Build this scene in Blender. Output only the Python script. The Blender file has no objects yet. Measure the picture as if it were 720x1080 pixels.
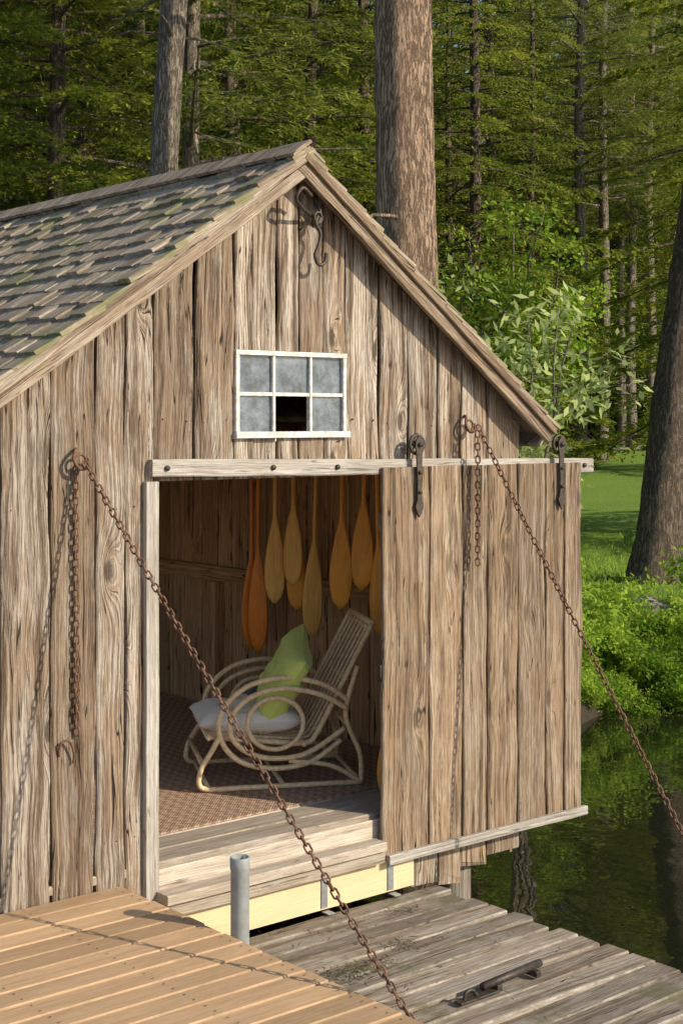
import bpy, bmesh, math, random
import numpy as np
from mathutils import Vector, Matrix, noise
R = random.Random(11)
scene = bpy.context.scene
COL = scene.collection
V = Vector
CAM = V((0.0, -6.10, 2.95))
YAW = math.radians(40.15)
ca, sa = math.cos(YAW), math.sin(YAW)
def site(a, b):            # site survey frame: a = inland distance, b = along the shore
    return (a*sa + b*ca, -6.10 + a*ca - b*sa)

# ------------------------------------------------------------------ nodes
class NT:
    def __init__(s, name):
        s.mat = bpy.data.materials.new(name); s.mat.use_nodes = True
        s.t = s.mat.node_tree; s.t.nodes.clear()
        s.out = s.t.nodes.new('ShaderNodeOutputMaterial')
    def put(s, sock, v):
        if v is None: return
        if isinstance(v, bpy.types.NodeSocket): s.t.links.new(v, sock)
        else:
            if isinstance(v, (tuple, list)) and len(v) == 3 and sock.type == 'RGBA': v = (*v, 1)
            sock.default_value = v
    def m(s, op, a, b=None, c=None, clamp=False):
        n = s.t.nodes.new('ShaderNodeMath'); n.operation = op; n.use_clamp = clamp
        s.put(n.inputs[0], a); s.put(n.inputs[1], b); s.put(n.inputs[2], c)
        return n.outputs[0]
    def node(s, typ, out=0, props=None, **kw):
        n = s.t.nodes.new(typ)
        for k, v in (props or {}).items(): setattr(n, k, v)
        for k, v in kw.items(): s.put(n.inputs[k.replace('_', ' ')], v)
        return n.outputs[out]
    def vec(s, x, y, z=0.0): return s.node('ShaderNodeCombineXYZ', X=x, Y=y, Z=z)
    def noise(s, vec, scale=1.0, detail=3.0, rough=.55, dim='3D', dist=0.0):
        return s.node('ShaderNodeTexNoise', 0, {'noise_dimensions': dim}, Vector=vec, Scale=scale, Detail=detail, Roughness=rough, Distortion=dist)
    def noise1(s, w, scale=1.0, detail=3.0, rough=.55):
        return s.node('ShaderNodeTexNoise', 0, {'noise_dimensions': '1D'}, W=w, Scale=scale, Detail=detail, Roughness=rough)
    def step(s, v, a, b, lo=0.0, hi=1.0):
        n = s.t.nodes.new('ShaderNodeMapRange'); n.interpolation_type = 'SMOOTHSTEP'
        for i, x in enumerate((v, a, b, lo, hi)): s.put(n.inputs[i], x)
        return n.outputs[0]
    def mix(s, f, a, b, mode='MIX'):
        n = s.t.nodes.new('ShaderNodeMix'); n.data_type = 'RGBA'; n.blend_type = mode
        s.put(n.inputs[0], f); s.put(n.inputs[6], a); s.put(n.inputs[7], b)
        return n.outputs[2]
    def bump(s, h, strength=.4, dist=.01):
        return s.node('ShaderNodeBump', Height=h, Strength=strength, Distance=dist)
    def bsdf(s, col, rough=.7, normal=None, **kw):
        n = s.t.nodes.new('ShaderNodeBsdfPrincipled')
        s.put(n.inputs['Base Color'], col); s.put(n.inputs['Roughness'], rough); s.put(n.inputs['Normal'], normal)
        for k, v in kw.items(): s.put(n.inputs[k.replace('_', ' ')], v)
        return n.outputs[0]
    def done(s, sh):
        s.t.links.new(sh, s.out.inputs[0]); return s.mat
    def uv(s):
        o = s.node('ShaderNodeTexCoord', 2)
        n = s.t.nodes.new('ShaderNodeSeparateXYZ'); s.t.links.new(o, n.inputs[0])
        return n.outputs[0], n.outputs[1]
    def rnd(s): return s.node('ShaderNodeAttribute', 2, {'attribute_name': 'rnd'})
    def obj(s): return s.node('ShaderNodeTexCoord', 3)

def wood(name, light, dark, tint, crackc, G=55, knots=1.0, contrast=1.0, bump=.6, rough=.82, crack=1.0, bvar=.35, tintamt=.7, moss=None, stain=0.0, swirl=6.0, mossc=(.48,.62), stainc=((.055,.037,.025),(.19,.13,.088))):
    t = NT(name); u, v = t.uv(); r = t.rnd()
    U = t.m('ADD', u, t.m('MULTIPLY', r, 7.3)); W = t.m('ADD', v, t.m('MULTIPLY', r, 31.7))
    n1 = t.m('SUBTRACT', t.noise(t.vec(t.m('MULTIPLY', U, 2.6), t.m('MULTIPLY', W, .75)), 1, 3), .5)
    f = t.m('ADD', t.m('MULTIPLY', U, G), t.m('MULTIPLY', n1, swirl))
    if knots > .3:
        vn = t.t.nodes.new('ShaderNodeTexVoronoi'); vn.voronoi_dimensions = '2D'
        t.put(vn.inputs['Vector'], t.vec(t.m('MULTIPLY', U, 3.1), t.m('MULTIPLY', W, 1.05))); vn.inputs['Scale'].default_value = 1
        d = vn.outputs['Distance']
        sc_ = t.t.nodes.new('ShaderNodeSeparateColor'); t.t.links.new(vn.outputs['Color'], sc_.inputs[0])
        kon = t.step(sc_.outputs[0], .38, .44)
        kn = t.m('MULTIPLY', t.m('EXPONENT', t.m('MULTIPLY', t.m('MULTIPLY', d, d), -36.0)), kon)
        f = t.m('ADD', f, t.m('MULTIPLY', kn, 6.5*knots))
    lines = t.noise1(f, 1.0, 6, .78)
    fiber = t.noise(t.vec(t.m('MULTIPLY', U, 260), t.m('MULTIPLY', W, 7)), 1, 4, .7, '2D')
    blotch = t.noise(t.vec(t.m('MULTIPLY', U, 7), t.m('MULTIPLY', W, 1.5)), 1, 6, .7, '2D')
    s1 = t.m('ADD', t.m('MULTIPLY', lines, .52), t.m('MULTIPLY', fiber, .48))
    fac = t.step(s1, .5-.15/contrast, .5+.13/contrast)
    c = t.mix(fac, dark, light)
    wb = t.m('ADD', t.m('MULTIPLY', t.m('FRACT', t.m('MULTIPLY', r, 43.7)), .16), -.08)   # some boards warmer
    c = t.mix(t.m('MULTIPLY', t.step(t.m('ADD', blotch, wb), .42, .60), tintamt), c, t.mix(fac, tuple(x*.48 for x in tint), tint))
    br = t.m('ADD', t.m('MULTIPLY', t.m('FRACT', t.m('MULTIPLY', r, 17.31)), bvar), 1-bvar*.6)
    c = t.mix(1.0, c, t.node('ShaderNodeCombineColor', Red=br, Green=br, Blue=br), 'MULTIPLY')
    if stain:
        st = t.noise(t.vec(t.m('MULTIPLY', t.m('ADD', U, t.m('MULTIPLY', n1, .12)), 15), t.m('MULTIPLY', W, .5)), 1, 7, .72, '2D')
        sm = t.noise(t.vec(t.m('MULTIPLY', U, 4), t.m('MULTIPLY', W, .9)), 1, 5, .7, '2D')
        c = t.mix(t.m('MULTIPLY', t.m('MULTIPLY', t.step(st, .44, .61), t.step(sm, .35, .56)), stain), c, t.mix(fac, stainc[0], stainc[1]))
    if moss:
        mn = t.noise(t.obj(), 2.2, 6, .7)
        c = t.mix(t.m('MULTIPLY', t.step(mn, mossc[0], mossc[1]), .65), c, moss)
    if knots > .3:
        kd = t.m('MULTIPLY', t.step(d, .035, .08, 1, 0), kon)
        c = t.mix(t.m('MULTIPLY', kd, .8*min(1, knots)), c, tuple(x*1.8 for x in crackc))
    h = t.m('ADD', t.m('MULTIPLY', lines, .6), t.m('MULTIPLY', fiber, .4))
    if crack > .25:
        cn = t.noise(t.vec(t.m('MULTIPLY', f, .34), t.m('MULTIPLY', W, .9)), 1, 1, .5, '2D')
        cr = t.step(t.m('ABSOLUTE', t.m('SUBTRACT', cn, .5)), .002, .016, 1.0, 0.0)
        cr = t.m('MULTIPLY', t.m('MULTIPLY', cr, t.step(blotch, .44, .54)), crack)
        c = t.mix(cr, c, crackc); h = t.m('SUBTRACT', h, t.m('MULTIPLY', cr, .8))
    return t.done(t.bsdf(c, rough, t.bump(h, bump, .012), Specular_IOR_Level=.25))

def simple(name, col, col2=None, scale=30, rough=.6, metallic=0.0, bump=.2, detail=4):
    t = NT(name); n = t.noise(t.obj(), scale, detail, .6)
    c = t.mix(t.step(n, .35, .65), col, col2 or tuple(x*.6 for x in col))
    return t.done(t.bsdf(c, rough, t.bump(n, bump, .005), Metallic=metallic))

MAT = {}
MAT['wall'] = wood('weathered_wall_wood', (.66,.595,.51), (.165,.12,.085), (.46,.325,.215), (.03,.022,.016), G=74, contrast=1.4, stain=.95, bvar=.50, knots=1.1, bump=.9, swirl=9, tintamt=.8)
MAT['door'] = wood('weathered_door_wood', (.50,.405,.30), (.14,.098,.066), (.37,.25,.155), (.025,.018,.012), G=74, contrast=1.25, stain=.95, knots=.8, bump=.8, bvar=.42, tintamt=.8)
MAT['inner'] = wood('interior_board_wood', (.66,.41,.23), (.30,.165,.085), (.54,.31,.16), (.02,.012,.008), contrast=.9, stain=.45, knots=.5, stainc=((.10,.055,.03),(.26,.15,.085)))
MAT['trim'] = wood('grey_trim_wood', (.66,.63,.58), (.33,.30,.265), (.51,.46,.40), (.06,.05,.04), G=80, knots=.15, contrast=.95, crack=.6, stain=.35)
MAT['sill'] = wood('sill_plank_wood', (.66,.59,.50), (.36,.305,.245), (.54,.45,.35), (.06,.05,.04), G=80, knots=.15, contrast=.8, crack=.5, stain=.3)
MAT['barge'] = wood('barge_board_wood', (.54,.475,.395), (.20,.155,.115), (.38,.28,.19), (.04,.03,.02), G=80, knots=.15, contrast=1.1, stain=.85)
MAT['deck'] = wood('cedar_deck_wood', (.60,.42,.255), (.43,.28,.155), (.54,.36,.21), (.2,.12,.07), G=90, knots=.15, contrast=.75, bump=.25, crack=.2, bvar=.36, tintamt=.5, rough=.6, stain=.25, stainc=((.22,.13,.07),(.36,.23,.13)))
MAT['dock'] = wood('weathered_dock_wood', (.50,.455,.39), (.22,.185,.15), (.35,.285,.215), (.05,.04,.03), G=85, knots=.2, contrast=1.2, crack=.8, stain=.7, moss=(.13,.13,.06), mossc=(.54,.66), bvar=.52)
MAT['new'] = wood('new_lumber_wood', (.82,.66,.42), (.68,.50,.29), (.76,.58,.34), (.3,.2,.1), knots=.2, contrast=.6, bump=.15, crack=.1, bvar=.1, tintamt=.3)
MAT['shingle'] = wood('cedar_shingle_wood', (.58,.50,.39), (.235,.185,.135), (.39,.305,.21), (.04,.03,.022), G=85, knots=0, contrast=1.25, bvar=.40, moss=(.18,.20,.075), stain=.55, crack=.2)
MAT['bounce_white'] = wood('white_bounce_wood', (.82,.79,.72), (.66,.62,.55), (.74,.70,.62), (.3,.28,.25), knots=0, contrast=.6, bump=.2, crack=.1, bvar=.1, tintamt=.3)  # white finish added on unseen surfaces to bounce light indoors
MAT['rattan'] = simple('rattan', (.84,.66,.42), (.66,.47,.27), 40, .4)
MAT['rust'] = simple('rusty_iron', (.24,.125,.075), (.10,.06,.042), 60, .8, .2, .5)
MAT['iron'] = simple('dark_iron', (.05,.045,.04), (.09,.07,.055), 50, .55, .5, .3)
MAT['galv'] = simple('galvanised_steel', (.36,.39,.41), (.28,.30,.32), 25, .45, .6, .1)
MAT['pvc'] = simple('grey_pipe', (.34,.38,.39), (.27,.29,.30), 12, .5, 0, .05)
MAT['white'] = simple('old_white_paint', (.78,.77,.75), (.50,.47,.42), 30, .6, 0, .3)

# ------------------------------------------------------------------ mesh builder
class MB:
    def __init__(s): s.v=[]; s.f=[]; s.uv=[]; s.r=[]; s.mi=[]; s.sm=[]
    def add(s, vs, fs, uvs=None, rnd=0.0, mi=0, sm=False):
        b = len(s.v); s.v += [tuple(x) for x in vs]
        s.uv += (uvs if uvs else [(0.0,0.0)]*len(vs))
        for f in fs: s.f.append([b+i for i in f]); s.r.append(rnd); s.mi.append(mi); s.sm.append(sm)
    def obj(s, name, mats, parent=None, recalc=True):
        me = bpy.data.meshes.new(name); me.from_pydata(s.v, [], s.f)
        ul = me.uv_layers.new(name='UVMap')
        li = np.zeros(len(me.loops), dtype=np.int32); me.loops.foreach_get('vertex_index', li)
        uva = np.array(s.uv, dtype=np.float32)[li]; ul.data.foreach_set('uv', uva.ravel())
        at = me.attributes.new('rnd', 'FLOAT', 'FACE'); at.data.foreach_set('value', np.array(s.r, dtype=np.float32))
        me.polygons.foreach_set('material_index', np.array(s.mi, dtype=np.int32))
        me.polygons.foreach_set('use_smooth', np.array(s.sm, dtype=bool))
        if recalc:
            bm = bmesh.new(); bm.from_mesh(me); bmesh.ops.recalc_face_normals(bm, faces=bm.faces); bm.to_mesh(me); bm.free()
        for m in (mats if isinstance(mats, (list, tuple)) else [mats]): me.materials.append(m)
        o = bpy.data.objects.new(name, me); COL.objects.link(o)
        if parent: o.parent = parent
        return o
def empty(name, loc=(0,0,0)):
    e = bpy.data.objects.new(name, None); e.location = loc; e.empty_display_size = .3; COL.objects.link(e); return e

def board(mb, o, across, along, w, l, t, mi=0, seg=.25, wob=0.0, warp=0.0, ch=.004, topr=None, rnd=None, botj=0.0):
    """plank: o = low corner, across/along unit dirs, outward normal = across x along"""
    o = V(o); A = V(across).normalized(); L = V(along).normalized(); N = A.cross(L).normalized()
    if rnd is None: rnd = R.random()
    lr = l if topr is None else topr
    n = max(1, int(round(max(l, lr)/seg))) if seg else 1
    vs=[]; uvs=[]; ch = min(ch, t*.45, w*.2); s1=R.random()*100; s2=R.random()*100; s3=R.random()*100
    for i in range(n+1):
        k = i/n
        wl = wob*(noise.noise(V((s1, k*l*2.3, 0)))*2+noise.noise(V((s1, k*l*9, 5)))*.5); wr = wob*(noise.noise(V((s2, k*l*2.3, 0)))*2+noise.noise(V((s2, k*l*9, 5)))*.5)
        wz = warp*noise.noise(V((s3, k*l*1.1, 0)))*2; wz2 = warp*noise.noise(V((s3+9, k*l*1.1, 0)))*2
        for (x, z) in ((0,0),(0,t-ch),(ch,t),(w-ch,t),(w,t-ch),(w,0)):
            fx = x/w; ln = (l*(1-fx)+lr*fx)
            y = k*ln
            if i == 0 and botj: y += botj*noise.noise(V((s1, x*30, 1)))
            xx = x + (wl if fx < .5 else wr)
            zz = z + (wz*(1-fx)+wz2*fx if z > 0 else 0)
            vs.append(o + A*xx + L*y + N*zz); uvs.append((x + (z-t)*.9, y))
    fs=[]
    for i in range(n):
        a=i*6; b=a+6
        for j in range(6): fs.append((a+j, a+(j+1)%6, b+(j+1)%6, b+j))
    fs.append(tuple(range(5,-1,-1))); fs.append(tuple(n*6+j for j in range(6)))
    mb.add(vs, fs, uvs, rnd, mi)
X=(1,0,0); Y=(0,1,0); Z=(0,0,1); NX=(-1,0,0); NY=(0,-1,0)
def boxh(mb, x0,x1,y0,y1,z0,z1, grain='z', mi=0, ch=.003, wob=0, rnd=None):
    if grain=='z': board(mb,(x0,y1,z0),X,Z,x1-x0,z1-z0,y1-y0,mi,wob=wob,ch=ch,rnd=rnd)
    elif grain=='x': board(mb,(x0,y1,z0),NY,X,y1-y0,x1-x0,z1-z0,mi,wob=wob,ch=ch,rnd=rnd)
    else: board(mb,(x0,y0,z0),X,Y,x1-x0,y1-y0,z1-z0,mi,wob=wob,ch=ch,rnd=rnd)

def catmull(P, n=8, closed=False):
    P=[V(p) for p in P]; out=[]; m=len(P)
    rng = range(m) if closed else range(m-1)
    for i in rng:
        if closed: p0,p1,p2,p3 = P[(i-1)%m],P[i],P[(i+1)%m],P[(i+2)%m]
        else: p0=P[max(i-1,0)]; p1=P[i]; p2=P[i+1]; p3=P[min(i+2,m-1)]
        for k in range(n):
            t=k/n; out.append(.5*((2*p1)+(p2-p0)*t+(2*p0-5*p1+4*p2-p3)*t*t+(3*p1-p0-3*p2+p3)*t**3))
    if not closed: out.append(P[-1])
    return out
def tube(mb, pts, r, sides=8, closed=False, mi=0, rnd=0.0, cap=True):
    pts=[V(p) for p in pts]; n=len(pts)
    rr = r if isinstance(r,(list,tuple)) else [r]*n
    def tan(i):
        a=pts[(i-1)%n] if closed else pts[max(i-1,0)]; b=pts[(i+1)%n] if closed else pts[min(i+1,n-1)]
        d=b-a; return d.normalized() if d.length>1e-9 else V((0,0,1))
    t0=tan(0); up = V((0,0,1)) if abs(t0.z)<.9 else V((1,0,0))
    nrm=(up-t0*up.dot(t0)).normalized(); vs=[]; uvs=[]; ln=0
    for i in range(n):
        t=tan(i); nrm=(nrm-t*nrm.dot(t)).normalized(); b=t.cross(nrm)
        if i: ln += (pts[i]-pts[i-1]).length
        ra = rr[i]
        for j in range(sides):
            a=2*math.pi*j/sides
            vs.append(pts[i]+(nrm*math.cos(a)+b*math.sin(a))*ra); uvs.append((j/sides*2*math.pi*ra, ln))
    fs=[]
    for i in range(n if closed else n-1):
        a=i*sides; b2=((i+1)%n)*sides
        for j in range(sides): fs.append((a+j,a+(j+1)%sides,b2+(j+1)%sides,b2+j))
    if not closed and cap: fs.append(tuple(range(sides-1,-1,-1))); fs.append(tuple((n-1)*sides+j for j in range(sides)))
    mb.add(vs,fs,uvs,rnd,mi,True)

# ------------------------------------------------------------------ boathouse
AX, AZ = 4.78, 4.35; ML, MR = .70, .745; YF, YB = -.15, 6.15
XL, XR, YBK = 2.60, 6.53, 6.0
FLOOR=.80
def roofz(x): return AZ - (ML*(AX-x) if x < AX else MR*(x-AX))
def wtop(x): return roofz(x)-.075
house = empty('boathouse')

fw = MB()
cuts = [2.60,2.86,3.11,3.365,3.60,3.765,3.93,4.17,4.41,4.53,4.69,4.83,4.99,5.15,5.40,5.61,5.84,6.02,6.24,6.53]
for a,b in zip(cuts[:-1],cuts[1:]):
    w=b-a-.013; yo = R.uniform(-.010,.004)
    def brd(z0, z1a, z1b, **k):
        board(fw,(a+.0065, .0+yo, z0),X,Z,w,z1a-z0,.026,seg=.06,wob=.008,warp=.005,topr=z1b-z0,ch=.007,**k)
    ta, tb = wtop(a), wtop(b)
    if a < AX < b: ta = tb = min(ta,tb)
    rn=R.random()
    if b <= 3.94: brd(.50, ta, tb, rnd=rn)
    elif a >= 5.60: brd(.34, ta, tb, rnd=rn, botj=.25)
    elif a>=4.40 and b<=5.16:
        brd(2.66, 2.865, 2.865, rnd=rn); brd(3.32, ta, tb, rnd=rn)
    else: brd(2.66, ta, tb, rnd=rn)
fw.obj('front_wall_boards', MAT['wall'], house)
# side and back walls; the left wall has an added, unseen opening to light the interior
sw = MB()
y=0.03
while y < YBK:
    w=R.uniform(.17,.24); w=min(w,YBK-y)
    if w<.05: break
    board(sw,(XR-.035,y+w-.005,.72),NY,Z,w-.011,wtop(XR)-.74,.02,seg=.3,wob=.003,warp=.003,mi=0)
    board(sw,(XR-.03,y+.003,.34),Y,Z,w-.006,wtop(XR)-.36,.026,seg=.4,wob=.003,warp=.003,mi=1,botj=.2)
    zl=.72 if not (.45<y+w/2<5.6) else 2.60
    board(sw,(XL+.035,y+.003,zl),Y,Z,w-.006,wtop(XL)-.02-zl,.02,seg=.4,mi=0)
    board(sw,(XL+.03,y+w-.003,zl-.02 if zl>2 else .5),NY,Z,w-.006,wtop(XL)-.02-(zl-.02 if zl>2 else .5),.026,seg=.4,mi=1)
    y+=w
x=XL
while x<XR-.05:
    w=min(R.uniform(.18,.25),XR-x)
    board(sw,(x+.003,YBK,.6),X,Z,w-.006,min(wtop(x),wtop(x+w))-.6,.025,seg=.5,mi=2)  # inner back wall made white to bounce light onto the interior
    board(sw,(x+w-.003,YBK,.5),NX,Z,w-.006,min(wtop(x),wtop(x+w))-.5,.025,seg=.5,mi=1)
    x+=w
sw.obj('side_wall_boards',[MAT['inner'],MAT['wall'],MAT['bounce_white']],house)
cei=MB(); y=.12
while y<5.8:
    boxh(cei,XL+.16,XR-.16,y,y+.19,2.845,2.862,'x',ch=.002); y+=.196
cei.obj('added_bounce_ceiling',MAT['bounce_white'],house)  # added ceiling, out of view, bounces light down on the paddles
fr = MB()
boxh(fr,XR-.11,XR-.055,.35,4.0,1.755,1.865,'y')
for yy in (.10,2.95,5.0): boxh(fr,XR-.14,XR-.055,yy,yy+.09,.8,1.75,'z')
boxh(fr,XL+.1,XR-.1,.035,.10,2.70,2.84,'x')
boxh(fr,XL+.05,3.88,.032,.11,.50,.758,'x'); boxh(fr,XL+.05,3.86,.032,.06,.802,.90,'x')  # inner beams added to block light showing through the front board gaps
boxh(fr,XR-.14,XR-.055,.1,YBK,2.72,2.80,'y')
for yy in (.45,2.2,3.9,5.5): boxh(fr,XL+.06,XL+.15,yy,yy+.09,.8,2.58,'z')
for yy in (1.2,2.6,4.2): boxh(fr,XL+.1,XR-.1,yy,yy+.07,2.70,2.84,'x')
for yy in (.8,1.6,2.4,3.2,4.0,4.8,5.6):
    for sgn in (-1,1):
        m = ML if sgn<0 else MR
        U = V((-sgn,0,m)).normalized(); xe = AX + sgn*(1.65)
        o = V((xe,yy,roofz(xe)-.10))
        if sgn<0: board(fr,o-V((0,0,.12)),(0,0,1),U,.10,2.0,.05,seg=.6)
        else: board(fr,o,(0,0,-1),U,.10,2.0,.05,seg=.6)
fr.obj('interior_framing',MAT['inner'],house)
fl = MB()
yy=-.03
while yy<YBK-.05:
    boxh(fl,XL+.05,XR-.05,yy,yy+.180,FLOOR-.04,FLOOR,'x',ch=.006,wob=.002); yy+=.19
boxh(fl,3.90,5.66,-.052,-.034,.60,.770,'x',wob=.002)
boxh(fl,3.92,5.335,-.16,-.055,.625,.672,'x',wob=.003,ch=.005)
boxh(fl,3.92,5.34,-.135,-.09,.555,.615,'x',wob=.003)
fl.obj('floor_boards',MAT['sill'],house)
nb=MB(); boxh(nb,3.80,5.60,-.085,-.045,.37,.552,'x',rnd=.3); nb.obj('sill_beam',MAT['new'],house)
br=MB()
for bx in (4.93,5.40):
    boxh(br,bx,bx+.045,-.092,-.0855,.38,.55,'z'); boxh(br,bx-.0,bx+.045,-.15,-.0925,.36,.366,'x')
br.obj('angle_brackets',MAT['galv'],house)
pl=MB()
for px_,py_ in ((2.9,.3),(4.6,.3),(6.3,.3),(2.9,3),(4.6,3),(6.3,3),(2.9,5.7),(4.6,5.7),(6.3,5.7)):
    tube(pl,[(px_,py_,-1.2),(px_,py_,.55)],.10,12)
for yy in (.15,3,5.6): boxh(pl,XL+.05,XR-.05,yy,yy+.12,.55,.755,'x')
pl.obj('piles_and_joists',MAT['dock'],house)
# roof
rf=MB()
cl=math.cos(math.atan(ML)); sl=math.sin(math.atan(ML)); cr_=math.cos(math.atan(MR)); sr=math.sin(math.atan(MR))
UL=V((cl,0,sl)); NL=V((-sl,0,cl)); UR=V((-cr_,0,sr)); NRr=V((sr,0,cr_))
LL=(AX-2.38)/cl; LRr=(6.70-AX)/cr_
eL=V((2.38,0,roofz(2.38))); eR=V((6.70,0,roofz(6.70)))
board(rf,eL+V((0,YB,0))-NL*.055,NY,UL,YB-YF-.03,LL-.03,.025,mi=1,seg=0)
board(rf,eR+V((0,YF+.03,0))-NRr*.055,Y,UR,YB-YF-.03,LRr-.03,.025,mi=1,seg=0)
for side in (0,1):
    LN=LL if side==0 else LRr; e=eL if side==0 else eR; U=UL if side==0 else UR; N=NL if side==0 else NRr
    ex=.15; s=-.03
    while s < LN-.02:
        y=YF-.02+R.uniform(-.015,.0)
        while y<YB:
            w=R.uniform(.06,.17)
            ln=min(.28,LN-s+.02)
            js=R.uniform(-.011,.011)+.035*noise.noise(V((y*.9,s*3,side)))
            lift=.026+R.uniform(-.002,.009)
            Un=(U-N*(.088 if ln>.25 else .05)+V((0,R.uniform(-.012,.012),0))).normalized()
            th=R.uniform(.018,.028)
            if side==0: board(rf,e+V((0,y+w-.002,0))+U*(s+js)+N*(lift-.03),NY,Un,w-.004,ln,th,mi=0,seg=0,ch=.005)
            else: board(rf,e+V((0,y+.002,0))+U*(s+js)+N*(lift-.03),Y,Un,w-.004,ln,th,mi=0,seg=0,ch=.005)
            y+=w
        s+=ex
top=V((AX,0,AZ+.022))
board(rf,top+V((0,YB,0))-UL*.12+NL*.012,NY,UL,YB-YF+.035,.145,.018,mi=1,seg=.4,wob=.003)
board(rf,top+V((0,YF-.022,0))-UR*.125+NRr*.006-V((0,0,.006)),Y,UR,YB-YF+.01,.112,.018,mi=1,seg=0)
rf.obj('shingle_roof',[MAT['shingle'],MAT['barge']],house)
bg=MB()
board(bg,eL+V((0,YF+.02,0))-NL*.014,-NL,UL,.095,LL-.045,.025,seg=.15,wob=.004)
board(bg,eL+V((0,YF-.006,0))-NL*.010,-NL,UL,.036,LL-.01,.02,seg=.15,wob=.003)
board(bg,eR+V((0,YF+.017,0))-NRr*.115,NRr,UR,.100,LRr-.012,.025,seg=.15,wob=.004,mi=1)
board(bg,eR+V((0,YF-.009,0))-NRr*.050,NRr,UR,.040,LRr-.0,.02,seg=.15,wob=.003,mi=1)
board(bg,eL+V((0,YB,-.02))-NL*.12,NY,UL,YB-YF-.05,.03,.09,seg=0)
board(bg,eR+V((0,YF+.05,-.02))-NRr*.12,Y,UR,YB-YF-.05,.03,.09,seg=0)
bg.obj('barge_boards',[MAT['barge'],MAT['door']],house)
jb=MB()
boxh(jb,3.862,3.935,-.065,-.03,.56,2.66,'z',wob=.004)
rd=V((3.25,0,-.045)).normalized()
board(jb,V((3.89,-.032,2.768)),-V((0,0,1)),rd,.086,3.25,.045,seg=.15,wob=.003,ch=.006)
jb.obj('door_track_rail',MAT['trim'],house)
bt=MB()
for bx,bz in ((3.97,2.725),(4.62,2.716),(5.05,2.71),(6.45,2.69),(7.05,2.682)):
    tube(bt,[(bx,-.075,bz),(bx,-.088,bz)],.014,8)
bt.obj('rail_bolts',MAT['iron'],house)
nlw=MB()
for a,b in zip(cuts[:-1],cuts[1:]):
    for zz in ((.95,1.75,2.55) if b<=3.94 else ((2.95,) if not (4.4<a<5.14) else ())):
        for xx in (a+.05,b-.05):
            zq=zz+R.uniform(-.02,.02); tube(nlw,[(xx,-.02,zq),(xx,-.034,zq)],.0045,6)
nlw.obj('wall_nails',MAT['rust'],house)
# window
wn=MB(); wx0,wx1,wz0,wz1=4.412,5.148,2.868,3.318; yw=-.045
fwid=.024
boxh(wn,wx0,wx1,yw,0,wz1-fwid,wz1,'x'); boxh(wn,wx0-.01,wx1+.01,yw-.018,0,wz0,wz0+.032,'x')
boxh(wn,wx0,wx0+fwid,yw+.002,0,wz0+.033,wz1-fwid-.001,'z'); boxh(wn,wx1-fwid,wx1,yw+.002,0,wz0+.033,wz1-fwid-.001,'z')
mz=(wz0+wz1)/2
for k in (1,2):
    xm=wx0+(wx1-wx0)*k/3; boxh(wn,xm-.009,xm+.009,yw+.004,-.012,wz0+.033,wz1-fwid-.001,'z')
boxh(wn,wx0+fwid+.001,wx1-fwid-.001,yw+.008,-.014,mz-.008,mz+.010,'x')
wn.obj('window_frame',MAT['white'],house)
t=NT('dusty_reflection_glass'); n=t.noise(t.obj(),9,7,.75); n2=t.noise(t.obj(),70,2,.6)
GL=t.done(t.bsdf(t.mix(t.step(n,.35,.68),(.035,.05,.07),(.17,.22,.27)),t.m('ADD',.05,t.m('MULTIPLY',n2,.2)),t.bump(n,.25,.02),Specular_IOR_Level=1.0))  # dust plus a bluish reflection painted into the pane colour
gl=MB()
for i in range(3):
    for j in range(2):
        if (i,j)==(1,0): continue
        xa=wx0+fwid+(wx1-wx0-2*fwid)*i/3; xb=wx0+fwid+(wx1-wx0-2*fwid)*(i+1)/3
        za=(wz0+.032) if j==0 else mz; zb=mz if j==0 else wz1-fwid
        yv=-.022
        gl.add([(xa,yv+R.uniform(-.004,.004),za),(xb,yv,za),(xb,yv+R.uniform(-.004,.004),zb),(xa,yv,zb)],[(0,1,2,3)])
gl.obj('window_glass',GL,house)

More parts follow.
